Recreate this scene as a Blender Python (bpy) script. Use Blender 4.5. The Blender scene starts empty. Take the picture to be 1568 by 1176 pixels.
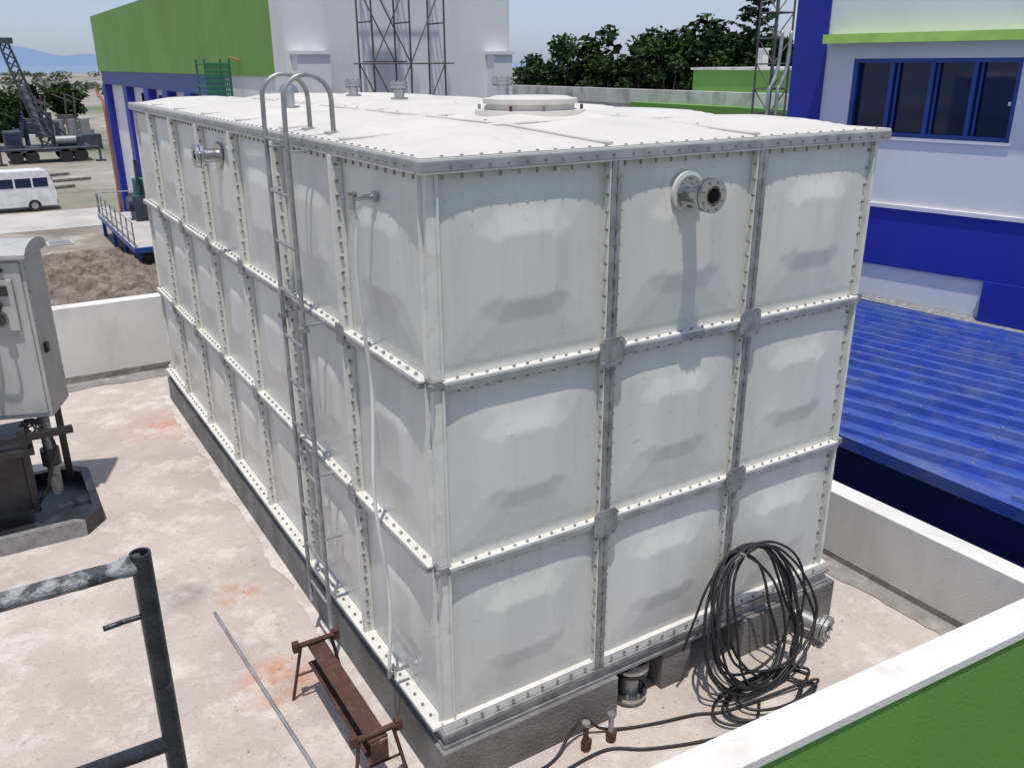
import bpy, math, random
from mathutils import Vector, Matrix, noise
import numpy as np
random.seed(7)
R=math.radians
scn=bpy.context.scene

# ------------------------------------------------------------------ materials
def mat(name,col,rough=.5,metal=0.,var=.12,scale=3.,bump=0.,bscale=60.,stretch=(1,1,1),col2=None,detail=5,lo=.35,hi=.65,spec=None):
    m=bpy.data.materials.new(name);m.use_nodes=True
    nt=m.node_tree;N=nt.nodes;L=nt.links
    b=N['Principled BSDF']
    b.inputs['Roughness'].default_value=rough;b.inputs['Metallic'].default_value=metal
    if spec is not None:b.inputs['Specular IOR Level'].default_value=spec
    g=N.new('ShaderNodeNewGeometry')
    mp=N.new('ShaderNodeMapping');mp.inputs['Scale'].default_value=stretch
    L.new(g.outputs['Position'],mp.inputs['Vector'])
    n=N.new('ShaderNodeTexNoise');n.inputs['Scale'].default_value=scale;n.inputs['Detail'].default_value=detail
    L.new(mp.outputs['Vector'],n.inputs['Vector'])
    r=N.new('ShaderNodeValToRGB')
    c=col
    d=tuple(x*(1-var) for x in c) if col2 is None else col2
    e=tuple(min(1,x*(1+var)) for x in c) if col2 is None else c
    r.color_ramp.elements[0].position=lo;r.color_ramp.elements[0].color=(*d,1)
    r.color_ramp.elements[1].position=hi;r.color_ramp.elements[1].color=(*e,1)
    L.new(n.outputs['Fac'],r.inputs['Fac'])
    L.new(r.outputs['Color'],b.inputs['Base Color'])
    if bump:
        n2=N.new('ShaderNodeTexNoise');n2.inputs['Scale'].default_value=bscale;n2.inputs['Detail'].default_value=4
        L.new(g.outputs['Position'],n2.inputs['Vector'])
        bp=N.new('ShaderNodeBump');bp.inputs['Strength'].default_value=bump;bp.inputs['Distance'].default_value=.02
        L.new(n2.outputs['Fac'],bp.inputs['Height']);L.new(bp.outputs['Normal'],b.inputs['Normal'])
    return m
def overlay(m,color,scale,lo,hi,amt=1.,stretch=(1,1,1),detail=6,center=None,radius=None):
    nt=m.node_tree;N=nt.nodes;L=nt.links;b=N['Principled BSDF']
    src=b.inputs['Base Color'].links[0].from_socket
    g=N.new('ShaderNodeNewGeometry');mp=N.new('ShaderNodeMapping');mp.inputs['Scale'].default_value=stretch
    L.new(g.outputs['Position'],mp.inputs['Vector'])
    n=N.new('ShaderNodeTexNoise');n.inputs['Scale'].default_value=scale;n.inputs['Detail'].default_value=detail;n.inputs['Roughness'].default_value=.65
    L.new(mp.outputs['Vector'],n.inputs['Vector'])
    mr=N.new('ShaderNodeMapRange');mr.inputs['From Min'].default_value=lo;mr.inputs['From Max'].default_value=hi;mr.inputs['To Max'].default_value=amt
    L.new(n.outputs['Fac'],mr.inputs['Value']);fac=mr.outputs['Result']
    if center:
        vd=N.new('ShaderNodeVectorMath');vd.operation='DISTANCE';vd.inputs[1].default_value=center
        L.new(g.outputs['Position'],vd.inputs[0])
        m2=N.new('ShaderNodeMapRange');m2.inputs['From Min'].default_value=radius;m2.inputs['From Max'].default_value=radius*.3
        L.new(vd.outputs['Value'],m2.inputs['Value'])
        mu=N.new('ShaderNodeMath');mu.operation='MULTIPLY';L.new(fac,mu.inputs[0]);L.new(m2.outputs['Result'],mu.inputs[1]);fac=mu.outputs[0]
    mx=N.new('ShaderNodeMix');mx.data_type='RGBA'
    L.new(fac,mx.inputs['Factor']);L.new(src,mx.inputs['A']);mx.inputs['B'].default_value=(*color,1)
    L.new(mx.outputs['Result'],b.inputs['Base Color'])
    return m

M={}
M['grp']=mat('grp_panel',(.62,.612,.56),.28,0,.05,1.3,.10,4,(1,1,.5))
overlay(M['grp'],(.50,.50,.45),1.6,.45,.75,.55,(2.5,2.5,.6))
overlay(M['grp'],(.46,.44,.385),5,.55,.80,.5,(4,4,.22),detail=8)
overlay(M['grp'],(.40,.38,.33),30,.66,.75,.5,detail=2)
M['rim']=mat('grp_flange',(.65,.64,.59),.45,0,.06,6)
overlay(M['rim'],(.40,.38,.33),14,.52,.78,.6)
M['roof']=mat('grp_roof',(.60,.57,.515),.6,0,.05,2.5,.05,25)
overlay(M['roof'],(.43,.40,.355),5,.50,.80,.55,detail=9)
overlay(M['roof'],(.36,.31,.26),26,.64,.74,.5,detail=3)
M['galv']=mat('galvanised_steel',(.36,.365,.37),.40,.5,.2,9)
overlay(M['galv'],(.22,.21,.20),18,.55,.75,.5)
M['galvd']=mat('galvanised_dull',(.285,.285,.285),.45,.4,.25,12)
overlay(M['galvd'],(.16,.145,.13),20,.55,.75,.6)
M['bolt']=mat('bolt_steel',(.25,.235,.215),.45,.5,.3,30)
M['stain']=mat('stainless_steel',(.5,.5,.5),.25,.95,.1,12)
M['dark']=mat('painted_hollow_shade',(.02,.02,.022),.7)  # near-black discs paint the shade inside pipe bores and the fan opening
M['deck']=mat('deck_concrete',(.54,.465,.41),.85,0,.1,1.1,.5,70,col2=(.43,.37,.325))
overlay(M['deck'],(.63,.575,.525),3.2,.50,.64,.75,detail=10)
overlay(M['deck'],(.31,.265,.235),9,.58,.72,.55,detail=10)
overlay(M['deck'],(.26,.22,.195),38,.60,.70,.5,detail=3)
overlay(M['deck'],(.34,.295,.265),.7,.52,.62,.35,detail=8)
overlay(M['deck'],(.50,.17,.07),6,.38,.60,.85,center=(-.55,1.35,-.4),radius=.32,detail=9)
overlay(M['deck'],(.52,.20,.12),5,.38,.60,.6,center=(-.30,6.3,-.4),radius=.6,detail=9)
overlay(M['deck'],(.50,.18,.07),7,.40,.62,.8,center=(-.50,2.5,-.4),radius=.22,detail=9)
overlay(M['deck'],(.24,.225,.205),3,.25,.5,.85,center=(-.83,2.68,-.4),radius=.22)
M['strip']=mat('cement_strip',(.58,.53,.48),.9,0,.15,5,.4,60)
overlay(M['strip'],(.45,.39,.345),4,.45,.6,.8,detail=9)
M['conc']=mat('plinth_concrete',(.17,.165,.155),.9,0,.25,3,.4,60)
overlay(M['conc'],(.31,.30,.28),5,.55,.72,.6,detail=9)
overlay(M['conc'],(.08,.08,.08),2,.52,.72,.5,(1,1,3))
M['mortar']=mat('waterproof_band',(.22,.21,.195),.9,0,.2,4,.3,60)
overlay(M['mortar'],(.40,.36,.33),6,.5,.66,.7,detail=9)
M['whitew']=mat('white_render',(.68,.665,.625),.75,0,.05,1.2,.2,80)
overlay(M['whitew'],(.40,.375,.335),2.2,.52,.80,.6,(1,1,.35),detail=9)
M['oldw']=mat('stained_white_render',(.62,.61,.58),.85,0,.1,.8)
overlay(M['oldw'],(.20,.19,.18),1.3,.48,.68,.8,(1,1,.6),detail=9)
M['whiteb']=mat('white_building_paint',(.70,.69,.68),.7,0,.03,.5,.08,40)
overlay(M['whiteb'],(.50,.49,.47),.8,.50,.82,.6,(1,1,.25),detail=9)
M['green']=mat('green_paint',(.13,.30,.05),.7,0,.08,.6,.15,40)
overlay(M['green'],(.09,.20,.04),2,.52,.8,.5)
M['greenf']=mat('green_facade_paint',(.16,.31,.06),.7,0,.06,.3)
overlay(M['greenf'],(.10,.20,.05),.5,.48,.75,.6,(1,1,.4),detail=9)
M['lime']=mat('lime_paint',(.40,.64,.12),.6)
M['blue']=mat('blue_paint',(.012,.024,.30),.45,0,.08,.7)
overlay(M['blue'],(.03,.045,.22),1.2,.5,.8,.6,(1,1,.4),detail=9)
M['bluet']=mat('blue_trim',(.015,.06,.26),.4,0,.1,2)
M['navy']=mat('navy_fascia',(.006,.010,.10),.5,0,.1,2)
M['broof']=mat('blue_metal_roof',(.03,.075,.36),.33,.1,.12,1.5,spec=.6)
overlay(M['broof'],(.13,.16,.31),2.5,.42,.70,.75,detail=10)
M['glass']=mat('window_glass',(.008,.02,.06),.05,0,.2,1)
M['black']=mat('black_paint',(.018,.018,.02),.35,.1,.2,10)
overlay(M['black'],(.08,.075,.07),6,.5,.8,.5)
M['pipe']=mat('black_railing_paint',(.035,.038,.042),.38,.3,.3,20,.2,80)
overlay(M['pipe'],(.22,.22,.22),24,.62,.72,.5,detail=4)
M['pipec']=mat('railing_with_cement',(.34,.34,.34),.6,.2,.3,22,.5,120,col2=(.06,.065,.07),lo=.44,hi=.56)
M['rust']=mat('rusty_steel',(.12,.05,.032),.8,.2,.4,9,.4,120,col2=(.07,.033,.025))
overlay(M['rust'],(.22,.15,.12),14,.56,.74,.5,detail=8)
M['cab']=mat('cabinet_paint',(.42,.415,.39),.5,0,.06,3)
overlay(M['cab'],(.22,.20,.18),6,.5,.78,.6,(1,1,.4),detail=9)
M['rubber']=mat('cable_rubber',(.015,.015,.016),.55,0,.3,10)
M['dirt']=mat('dirt_ground',(.34,.295,.245),.95,0,.2,.12,.3,3,col2=(.22,.19,.155),detail=9)
overlay(M['dirt'],(.45,.42,.38),.35,.50,.65,.7,detail=9)
overlay(M['dirt'],(.14,.115,.09),.22,.53,.66,.7,detail=9)
overlay(M['dirt'],(.08,.12,.04),.015,.5,.6,.8)
M['pile']=mat('gravel_pile',(.24,.20,.16),.95,0,.3,1.6,1,6,col2=(.11,.088,.07),detail=9)
M['road']=mat('concrete_road',(.44,.42,.39),.9,0,.12,.5)
M['sea']=mat('sea_water',(.16,.24,.32),.35,0,.1,.01)
M['mount']=mat('mountain_painted_haze',(.42,.53,.70),1,0,.03,.001)  # distance haze painted in as a pale blue base colour
M['farveg']=mat('far_vegetation',(.12,.15,.10),1,0,.3,.05)
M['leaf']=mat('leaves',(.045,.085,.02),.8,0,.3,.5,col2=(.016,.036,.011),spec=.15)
M['leafd']=mat('shade_toned_leaves',(.014,.028,.010),.9,0,.3,.9,spec=.05)  # darker copy of the leaves, crown-core shade put into the colour
M['leafp']=mat('pine_needles',(.035,.06,.03),.8,0,.3,2,col2=(.015,.03,.016),spec=.15)
M['bark']=mat('bark',(.09,.065,.045),.9,0,.3,8)
M['vanw']=mat('van_paint',(.70,.70,.70),.3)
M['tyre']=mat('tyre',(.02,.02,.02),.8)
M['rig']=mat('rig_dark_paint',(.04,.05,.065),.6,0,.4,1.5)
M['orange']=mat('orange_primer',(.30,.11,.04),.6)
M['net']=mat('green_netting',(.02,.15,.08),.8)
M['scaf']=mat('scaffold_steel',(.10,.09,.085),.6,.3,.3,4)
M['pvc']=mat('clear_pvc_tube',(.62,.62,.60),.25)
M['fitg']=mat('fence_blue',(.03,.08,.42),.6)

# ------------------------------------------------------------------ mesh builder
class MB:
    def __init__(s): s.v=[];s.f=[];s.m=[];s.sm=[];s.mats=[]
    def mi(s,k):
        if k not in s.mats:s.mats.append(k)
        return s.mats.index(k)
    def add(s,vs,fs,k,smooth=False,T=None):
        o=len(s.v)
        if T is not None: vs=[tuple(T@Vector(q)) for q in vs]
        s.v+= [tuple(q) for q in vs];i=s.mi(k)
        for f in fs: s.f.append([o+a for a in f]);s.m.append(i);s.sm.append(smooth)
    def box(s,a,b,k,T=None):
        x0,y0,z0=a;x1,y1,z1=b
        vs=[(x0,y0,z0),(x1,y0,z0),(x1,y1,z0),(x0,y1,z0),(x0,y0,z1),(x1,y0,z1),(x1,y1,z1),(x0,y1,z1)]
        s.add(vs,[(0,3,2,1),(4,5,6,7),(0,1,5,4),(1,2,6,5),(2,3,7,6),(3,0,4,7)],k,False,T)
    def frame(s,d):
        d=Vector(d).normalized();a=Vector((0,0,1)) if abs(d.z)<.9 else Vector((1,0,0))
        u=d.cross(a).normalized();return d,u,d.cross(u)
    def cyl(s,p,q,r,k,n=10,r2=None,caps=True,T=None):
        p=Vector(p);q=Vector(q);d,u,w=s.frame(q-p);r2=r if r2 is None else r2
        vs=[];
        for i in range(n):
            a=2*math.pi*i/n;e=u*math.cos(a)+w*math.sin(a);vs.append(p+e*r);vs.append(q+e*r2)
        fs=[(2*i,2*i+1,(2*i+3)%(2*n),(2*i+2)%(2*n)) for i in range(n)]
        s.add(vs,fs,k,n>7,T)
        if caps:
            s.add([vs[2*i] for i in range(n)],[tuple(range(n))],k,False,T)
            s.add([vs[2*i+1] for i in range(n)],[tuple(reversed(range(n)))],k,False,T)
    def ring(s,p,d,ri,ro,th,k,n=24,T=None):
        p=Vector(p);d,u,w=s.frame(d);q=p+d*th;vs=[]
        for i in range(n):
            a=2*math.pi*i/n;e=u*math.cos(a)+w*math.sin(a)
            vs+=[p+e*ri,p+e*ro,q+e*ro,q+e*ri]
        fs=[]
        for i in range(n):
            o=4*i;t=4*((i+1)%n)
            for j in range(4):
                j2=(j+1)%4;fs.append((o+j,o+j2,t+j2,t+j))
        s.add(vs,fs,k,False,T)
    def tube(s,P,r,k,n=6,T=None,closed=False):
        P=[Vector(p) for p in P];vs=[];m=len(P);u=None
        for i in range(m):
            d=(P[min(i+1,m-1)]-P[max(i-1,0)]).normalized()
            if u is None: _,u,w=s.frame(d)
            u=(u-d*u.dot(d)).normalized();w=d.cross(u)
            rr=r[i] if isinstance(r,list) else r
            for j in range(n):
                a=2*math.pi*j/n;vs.append(P[i]+(u*math.cos(a)+w*math.sin(a))*rr)
        fs=[]
        for i in range(m-1):
            for j in range(n):
                fs.append((i*n+j,i*n+(j+1)%n,(i+1)*n+(j+1)%n,(i+1)*n+j))
        fs.append(tuple(range(n)));fs.append(tuple(range((m-1)*n,m*n)))
        s.add(vs,fs,k,True,T)
    def bolt(s,p,d,r=.011,h=.014,k='bolt'):
        p=Vector(p);d=Vector(d).normalized();s.cyl(p,p+d*h,r,k,6)
    def flanged(s,base,d,L,r,k='stain',n=24,hole=True):
        base=Vector(base);d=Vector(d).normalized()
        s.ring(base,d,r*.82,r,L,k,n)
        fr=r*1.75;th=.022
        s.ring(base+d*(L-th),d,r*.84,fr,th,k,n)
        s.ring(base+d*(L-th-.03),d,r,fr*.98,th,k,n)
        s.cyl(base+d*(L*.55),base+d*(L*.55+.002),r*.81,'dark',n)
        _,u,w=s.frame(d)
        for i in range(8):
            a=2*math.pi*(i+.5)/8;e=(u*math.cos(a)+w*math.sin(a))*r*1.4
            s.bolt(base+e+d*L,d,.008,.010,'stain');s.bolt(base+e+d*(L-th-.03),-d,.009,.014,'galvd')
    def build(s,name,parent=None,bevel=0,recalc=False):
        me=bpy.data.meshes.new(name)
        v=np.array(s.v,dtype=float)
        loc=Vector((float(v[:,0].mean()),float(v[:,1].mean()),float(v[:,2].min())))
        me.from_pydata([tuple(q) for q in (v-np.array(loc))],[],s.f)
        for k in s.mats: me.materials.append(M[k])
        me.polygons.foreach_set('material_index',s.m);me.polygons.foreach_set('use_smooth',s.sm)
        me.update()
        ob=bpy.data.objects.new(name,me);scn.collection.objects.link(ob);ob.location=loc
        if parent: 
            ob.parent=parent;ob.matrix_parent_inverse=Matrix.Translation(-parent.location)
        if bevel:
            b=ob.modifiers.new('bevel','BEVEL');b.width=bevel;b.segments=2;b.limit_method='ANGLE';b.angle_limit=R(50)
        return ob
def empty(name,loc):
    e=bpy.data.objects.new(name,None);e.location=loc;e.empty_display_size=.3;scn.collection.objects.link(e);return e

# ------------------------------------------------------------------ WATER TANK
tank=empty('water_storage_tank',(1.5,3.5,-.06))
NX,NY,NZ=3,7,3
mb=MB()
def octo(a,c,h): return [(a,-c,h),(a,c,h),(c,a,h),(-c,a,h),(-a,c,h),(-a,-c,h),(-c,-a,h),(c,-a,h)]
def panel(f):
    P=[(.5,-.5,0),(.5,.5,0),(-.5,.5,0),(-.5,-.5,0)]
    P+=[(.462,-.462,0),(.462,.462,0),(-.462,.462,0),(-.462,-.462,0)]
    j=random.uniform(-.003,.003)
    P+=octo(.43,.39,.007)+octo(.26,.17,.022+j)+octo(.155,.125,.040+j)
    fs=[(i,(i+1)%4,4+(i+1)%4,4+i) for i in range(4)]
    o=8
    sq=[4,5,6,7]
    for s_,(a,b) in enumerate(((0,1),(2,3),(4,5),(6,7))):
        fs.append((sq[s_],sq[(s_+1)%4],o+b,o+a))
        fs.append((sq[(s_+1)%4],o+(b+1)%8,o+b))
    for q in (8,16):
        for i in range(8): fs.append((q+i,q+(i+1)%8,q+8+(i+1)%8,q+8+i))
    fs.append(tuple(range(24,32)))
    vs=[f(u,v,h) for u,v,h in P]
    mb.add(vs,fs,'grp',False)
for k in range(NZ):
    for i in range(NX):
        panel(lambda u,v,h:(i+.5+u,-h,k+.5+v))
        panel(lambda u,v,h:(i+.5-u,NY+h,k+.5+v))
    for j in range(NY):
        panel(lambda u,v,h:(-h,j+.5-u,k+.5+v))
        panel(lambda u,v,h:(NX+h,j+.5+u,k+.5+v))
ob=mb.build('side_panels',tank)
b=ob.modifiers.new('bevel','BEVEL');b.width=.014;b.segments=3;b.limit_method='ANGLE';b.angle_limit=R(2.0)
# flanges
mb=MB();D=.055
for i in (1,2):
    for yy,sg in ((0,-1),(NY,1)):
        a,b=sorted((yy+sg*.001,yy+sg*(D-.008)))
        mb.box((i-.037,a,.0),(i-.0305,b,2.955),'rim');mb.box((i+.0305,a,.0),(i+.037,b,2.955),'rim')
        a,b=sorted((yy+sg*.001,yy+sg*(D)))
        mb.box((i-.030,a,0),(i-.003,b,2.955),'galvd');mb.box((i+.003,a,0),(i+.030,b,2.955),'galvd')
        a,b=sorted((yy+sg*.001,yy+sg*(D-.004)))
        mb.box((i-.0028,a,0),(i+.0028,b,2.955),'galvd')
for j in range(1,NY):
    for xx,sg in ((0,-1),(NX,1)):
        a,b=sorted((xx+sg*.001,xx+sg*.07))
        mb.box((a,j-.014,.0),(b,j-.002,2.955),'rim');mb.box((a,j+.002,.0),(b,j+.014,2.955),'rim')
        a,b=sorted((xx+sg*.001,xx+sg*.066));mb.box((a,j-.0018,.0),(b,j+.0018,2.955),'galvd')
for k in (1,2):
    for yy,sg in ((0,-1),(NY,1)):
        a,b=sorted((yy+sg*.001,yy+sg*(D-.01)))
        mb.box((0.03,a,k-.0035),(NX-.03,b,k+.008),'rim')
        a,b=sorted((yy+sg*.001,yy+sg*(D-.004)))
        mb.box((0.03,a,k-.040),(NX-.03,b,k-.004),'galv')
    for xx,sg in ((0,-1),(NX,1)):
        a,b=sorted((xx+sg*.001,xx+sg*.060))
        mb.box((a,.03,k-.0035),(b,NY-.03,k+.008),'rim')
        a,b=sorted((xx+sg*.001,xx+sg*.066))
        mb.box((a,.04,k-.034),(b,NY-.04,k-.004),'galv')
for cx,sx in ((0,-1),(NX,1)):
    for cy,sy in ((0,-1),(NY,1)):
        def bb(x0,x1,y0,y1,z0,z1,k):
            xs=sorted((cx+sx*x0,cx+sx*x1));ys=sorted((cy+sy*y0,cy+sy*y1))
            mb.box((xs[0],ys[0],z0),(xs[1],ys[1],z1),k)
        for k in range(3):
            z0=k+.012;z1=k+.988-(.03 if k==2 else 0)
            bb(-.030,.012,.002,.012,z0,z1,'rim')
            bb(.002,.012,-.030,.002,z0,z1,'rim')
            bb(-.040,-.030,.002,.032,z0,z1,'rim')
            bb(.002,.032,-.040,-.030,z0,z1,'rim')
        for k in (1,2):
            bb(-.045,.030,-.045,.030,k-.03,k+.012,'galvd')
mb.box((-.035,-.035,-.004),(NX+.035,-.001,.05),'rim')
mb.box((-.085,-.0009,-.004),(-.001,NY,.018),'rim')
mb.box((NX+.001,-.0009,-.004),(NX+.045,NY,.05),'rim')
mb.box((-.045,NY+.001,-.004),(NX+.045,NY+.045,.05),'rim')
mb.box((-.05,-.055,-.030),(NX+.05,NY+.06,-.005),'galvd')
mb.box((-.035,-.04,-.085),(NX+.035,NY+.05,-.0305),'galvd')
mb.box((-.05,-.055,-.105),(NX+.05,NY+.06,-.0855),'galvd')
for (a,b) in (((-.058,-.058),(NX+.058,-.001)),((-.058,NY+.001),(NX+.058,NY+.058)),((-.058,-.0009),(-.001,NY+.0009)),((NX+.001,-.0009),(NX+.058,NY+.0009))):
    mb.box((a[0]+.006,a[1]+.006,2.953),(b[0]-.006,b[1]-.006,2.964),'rim')
    mb.box((a[0],a[1],2.9645),(b[0],b[1],3.006),'galv')
    mb.box((a[0]+.004,a[1]+.004,3.0065),(b[0]-.004,b[1]-.004,3.020),'rim')
mb.build('panel_flanges',tank,.003)
mb=MB()
def plate(c,s_):
    x,z=c;h=s_/2;ch=s_*.14
    pts=[(-h,-h+ch),(-h+ch,-h),(h-ch,-h),(h,-h+ch),(h,h-ch),(h-ch,h),(-h+ch,h),(-h,h-ch)]
    yy=-D-.012
    vs=[(x+p,yy,z+q) for p,q in pts]+[(x+p,yy+.008,z+q) for p,q in pts]
    fs=[tuple(range(8)),tuple(reversed(range(8,16)))]+[(i,(i+1)%8,8+(i+1)%8,8+i) for i in range(8)]
    mb.add(vs,fs,'galvd')
for i in (1,2):
    for k in (1,2):
        plate((i,k-.01),.16)
        for dx in(-.055,.055):
            for dz in (-.055,.055): mb.bolt((i+dx,-D-.012,k-.01+dz),(0,-1,0),.008,.006,'galvd')
for j in range(1,NY):
    for k in (1,2):
        mb.box((-.083,j-.05,k-.06),(-.0735,j+.05,k+.05),'galvd')
mb.build('junction_plates',tank)
# bolts
mb=MB()
def rng(n,a=.07,b=.93): return [a+(b-a)*i/(n-1) for i in range(n)]
J=lambda: random.uniform(-.003,.003)
for i in (1,2):
    for k in range(3):
        for t in rng(10,.12,.88):
            for sg in (-1,1): mb.bolt((i+sg*.037,-.034,k+t+J()),(sg,0,0),.0075,.011)
            if random.random()<.8: mb.box((i-.008,-D-.006,k+t-.006),(i+.008,-D-.0005,k+t+.006),'bolt')
for k in (1,2):
    for i in range(3):
        for t in rng(11,.11,.89):
            mb.bolt((i+t+J(),-.030,k+.0085),(0,0,1),.0080,.012,'galv');mb.bolt((i+t+J(),-.030,k-.040),(0,0,-1),.008,.014)
for j in range(1,NY):
    for k in range(3):
        for t in rng(11,.09,.91):
            for sg in (-1,1): mb.bolt((-.040+J(),j+sg*.014,k+t+J()),(0,sg,0),.0090,.012)
for k in (1,2):
    for j in range(NY):
        for t in rng(9,.12,.88):
            mb.bolt((-.034,j+t,k+.0085),(0,0,1),.009,.014,'galv');mb.bolt((-.034,j+t,k-.034),(0,0,-1),.009,.014)
for k in range(3):
    for t in rng(9,.10,.90):
        mb.bolt((NX-.07+J(),-.004,k+t+J()),(0,-1,0),.010,.014)
        mb.bolt((-.004,.052,k+t),(-1,0,0),.008,.010,'galvd')
for i in range(3):
    for t in rng(9,.10,.90): mb.bolt((i+t+J(),-.035,.025),(0,-1,0),.0085,.012)
    for t in rng(10,.06,.94):
        mb.bolt((i+t,-.034,3.020),(0,0,1),.008,.010,'galv')
        mb.bolt((i+t,-.034,2.953),(0,0,-1),.0065,.026)
        mb.bolt((i+t+.03,-.058,2.985),(0,-1,0),.007,.006,'bolt')
for j in range(NY):
    for t in rng(9,.10,.90): mb.bolt((-.05,j+t,.018),(0,0,1),.009,.013)
    for t in rng(10,.06,.94):
        mb.bolt((-.034,j+t,3.020),(0,0,1),.008,.010,'galv')
        mb.bolt((-.034,j+t,2.953),(0,0,-1),.0065,.026)
        mb.bolt((-.058,j+t+.03,2.985),(-1,0,0),.007,.006,'bolt')
for k in (1,2):
    mb.bolt((-.03,-.03,k-.01),(-.7,-.7,0),.016,.03,'galvd')
mb.build('bolts',tank)
# roof
mb=MB()
def roofz(x,y):
    u=x%1-.5;v=y%1-.5
    if x>=NX:u=.5
    if y>=NY:v=.5
    m=max(abs(u),abs(v));t=max(0,min(1,(.48-m)/.30));t=t*t*(3-2*t)*.5+t*.5
    cr=math.sin(math.pi*max(0,min(1,x/NX)))*min(1,min(y,NY-y)/1.0*1.0)
    return 3.023+.050*t+.045*cr
n=20;vs=[];fs=[]
X=[-.045]+[i/n for i in range(0,NX*n+1)]+[NX+.045]
Y=[-.045]+[i/n for i in range(0,NY*n+1)]+[NY+.045]
for x in X:
    for y in Y:
        xx=min(max(x,0),NX);yy=min(max(y,0),NY)
        z=roofz(xx-1e-6 if xx>0 else 1e-6,yy-1e-6 if yy>0 else 1e-6)
        vs.append((x,y,z))
ny=len(Y)
for i in range(len(X)-1):
    for j in range(ny-1):
        a=i*ny+j;fs.append((a,a+ny,a+ny+1,a+1))
mb.add(vs,fs,'roof',True)
mb.box((-.05,-.05,3.0225),(NX+.05,NY+.05,3.0232),'roof')
for i in (1,2):
    P=[(i,y,roofz(i-1e-4,max(.001,min(NY-.001,y)))+.006) for y in np.linspace(0,NY,60)]
    mb.tube(P,.012,'roof',6)
for j in range(1,NY):
    P=[(x,j,roofz(max(.001,min(NX-.001,x)),j-1e-4)+.006) for x in np.linspace(0,NX,40)]
    mb.tube(P,.012,'roof',6)
for i in range(0,NX+1):
    for j in range(0,NY):
        for t in (.25,.5,.75):
            if 0<i<NX and random.random()<.4: mb.bolt((i+.02,j+t,roofz(i+.02,j+t)+.002),(0,0,1),.009,.018,'galvd')
mb.build('roof_panels',tank)
mb=MB()
c=Vector((1.5,1.5,3.10))
mb.cyl(c-Vector((0,0,.03)),c+Vector((0,0,.018)),.365,'roof',40,.355)
mb.cyl(c+Vector((0,0,.018)),c+Vector((0,0,.055)),.285,'roof',40)
mb.cyl(c+Vector((0,0,.055)),c+Vector((0,0,.085)),.305,'roof',40)
mb.cyl(c+Vector((0,0,.085)),c+Vector((0,0,.098)),.285,'roof',40,.24)
for i in range(10):
    a=2*math.pi*i/10;mb.bolt((1.5+.33*math.cos(a),1.5+.33*math.sin(a),3.118),(0,0,1),.011,.03,'rust' if i%3==0 else 'galvd')
mb.build('manhole_cover',tank,.004)
mb=MB()
for (x,y,r,h) in ((1.5,3.5,.042,.16),(1.5,4.5,.042,.16),(2.5,3.5,.055,.20)):
    z=roofz(x,y)-.02
    mb.cyl((x,y,z),(x,y,z+.035),r*1.7,'galv',20)
    mb.flanged((x,y,z),(0,0,1),h,r,'stain',20)
z=roofz(.5,3.3)-.02
mb.cyl((.5,3.3,z),(.5,3.3,z+.12),.04,'stain',16)
for i in range(5):
    a0=math.pi/2*i/5;a1=math.pi/2*(i+1)/5
    mb.cyl((.5,3.3,z+.12+.075*math.sin(a0)),(.5,3.3,z+.12+.075*math.sin(a1)),.075*math.cos(a0),'stain',16,.075*math.cos(a1)+.001)
mb.build('roof_nozzles',tank)
mb=MB()
b=Vector((1.47,-.034,2.77))
mb.cyl(b+Vector((0,-.002,0)),b+Vector((0,-.02,0)),.105,'grp',28)
mb.cyl(b+Vector((0,-.02,0)),b+Vector((0,-.032,0)),.085,'stain',24)
mb.flanged(b+Vector((0,-.03,0)),(0,-1,0),.17,.050,'stain',32)
for i in range(8):
    a=2*math.pi*i/8;mb.bolt(b+Vector((.072*math.cos(a),-.032,.072*math.sin(a))),(0,-1,0),.008,.012,'galvd')
mb.build('front_outlet_flange',tank)
mb=MB()
b=Vector((-.034,3.42,2.76))
mb.cyl(b,b+Vector((-.02,0,0)),.10,'stain',24)
mb.flanged(b,(-1,0,0),.18,.05,'stain',24)
mb.build('side_inlet_flange',tank)
mb=MB()
b=Vector((-.03,.5,2.80))
mb.cyl(b,b+Vector((-.12,0,0)),.014,'stain',12);mb.cyl(b,b+Vector((-.02,0,0)),.028,'stain',12)
mb.cyl(b+Vector((-.12,0,.02)),b+Vector((-.12,0,-.05)),.017,'stain',12)
mb.box((-.165,.486,2.815),(-.125,.514,2.83),'bolt')
P=[(-.15,.5,2.76)]
for i in range(1,40):
    z=2.76-i*.069
    P.append((-.10-.02*math.sin(i*.35)-.02,.5+.03*math.sin(i*.16)+(-.05 if i>30 else 0)*(i-30)/10,z))
mb.tube(P,.0105,'pvc',8)
b=Vector((-.03,.42,.13));mb.cyl(b,b+Vector((-.11,0,0)),.012,'stain',10);mb.cyl(b+Vector((-.09,0,-.04)),b+Vector((-.09,0,.03)),.014,'stain',10)
mb.build('level_gauge_tube',tank)

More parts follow.
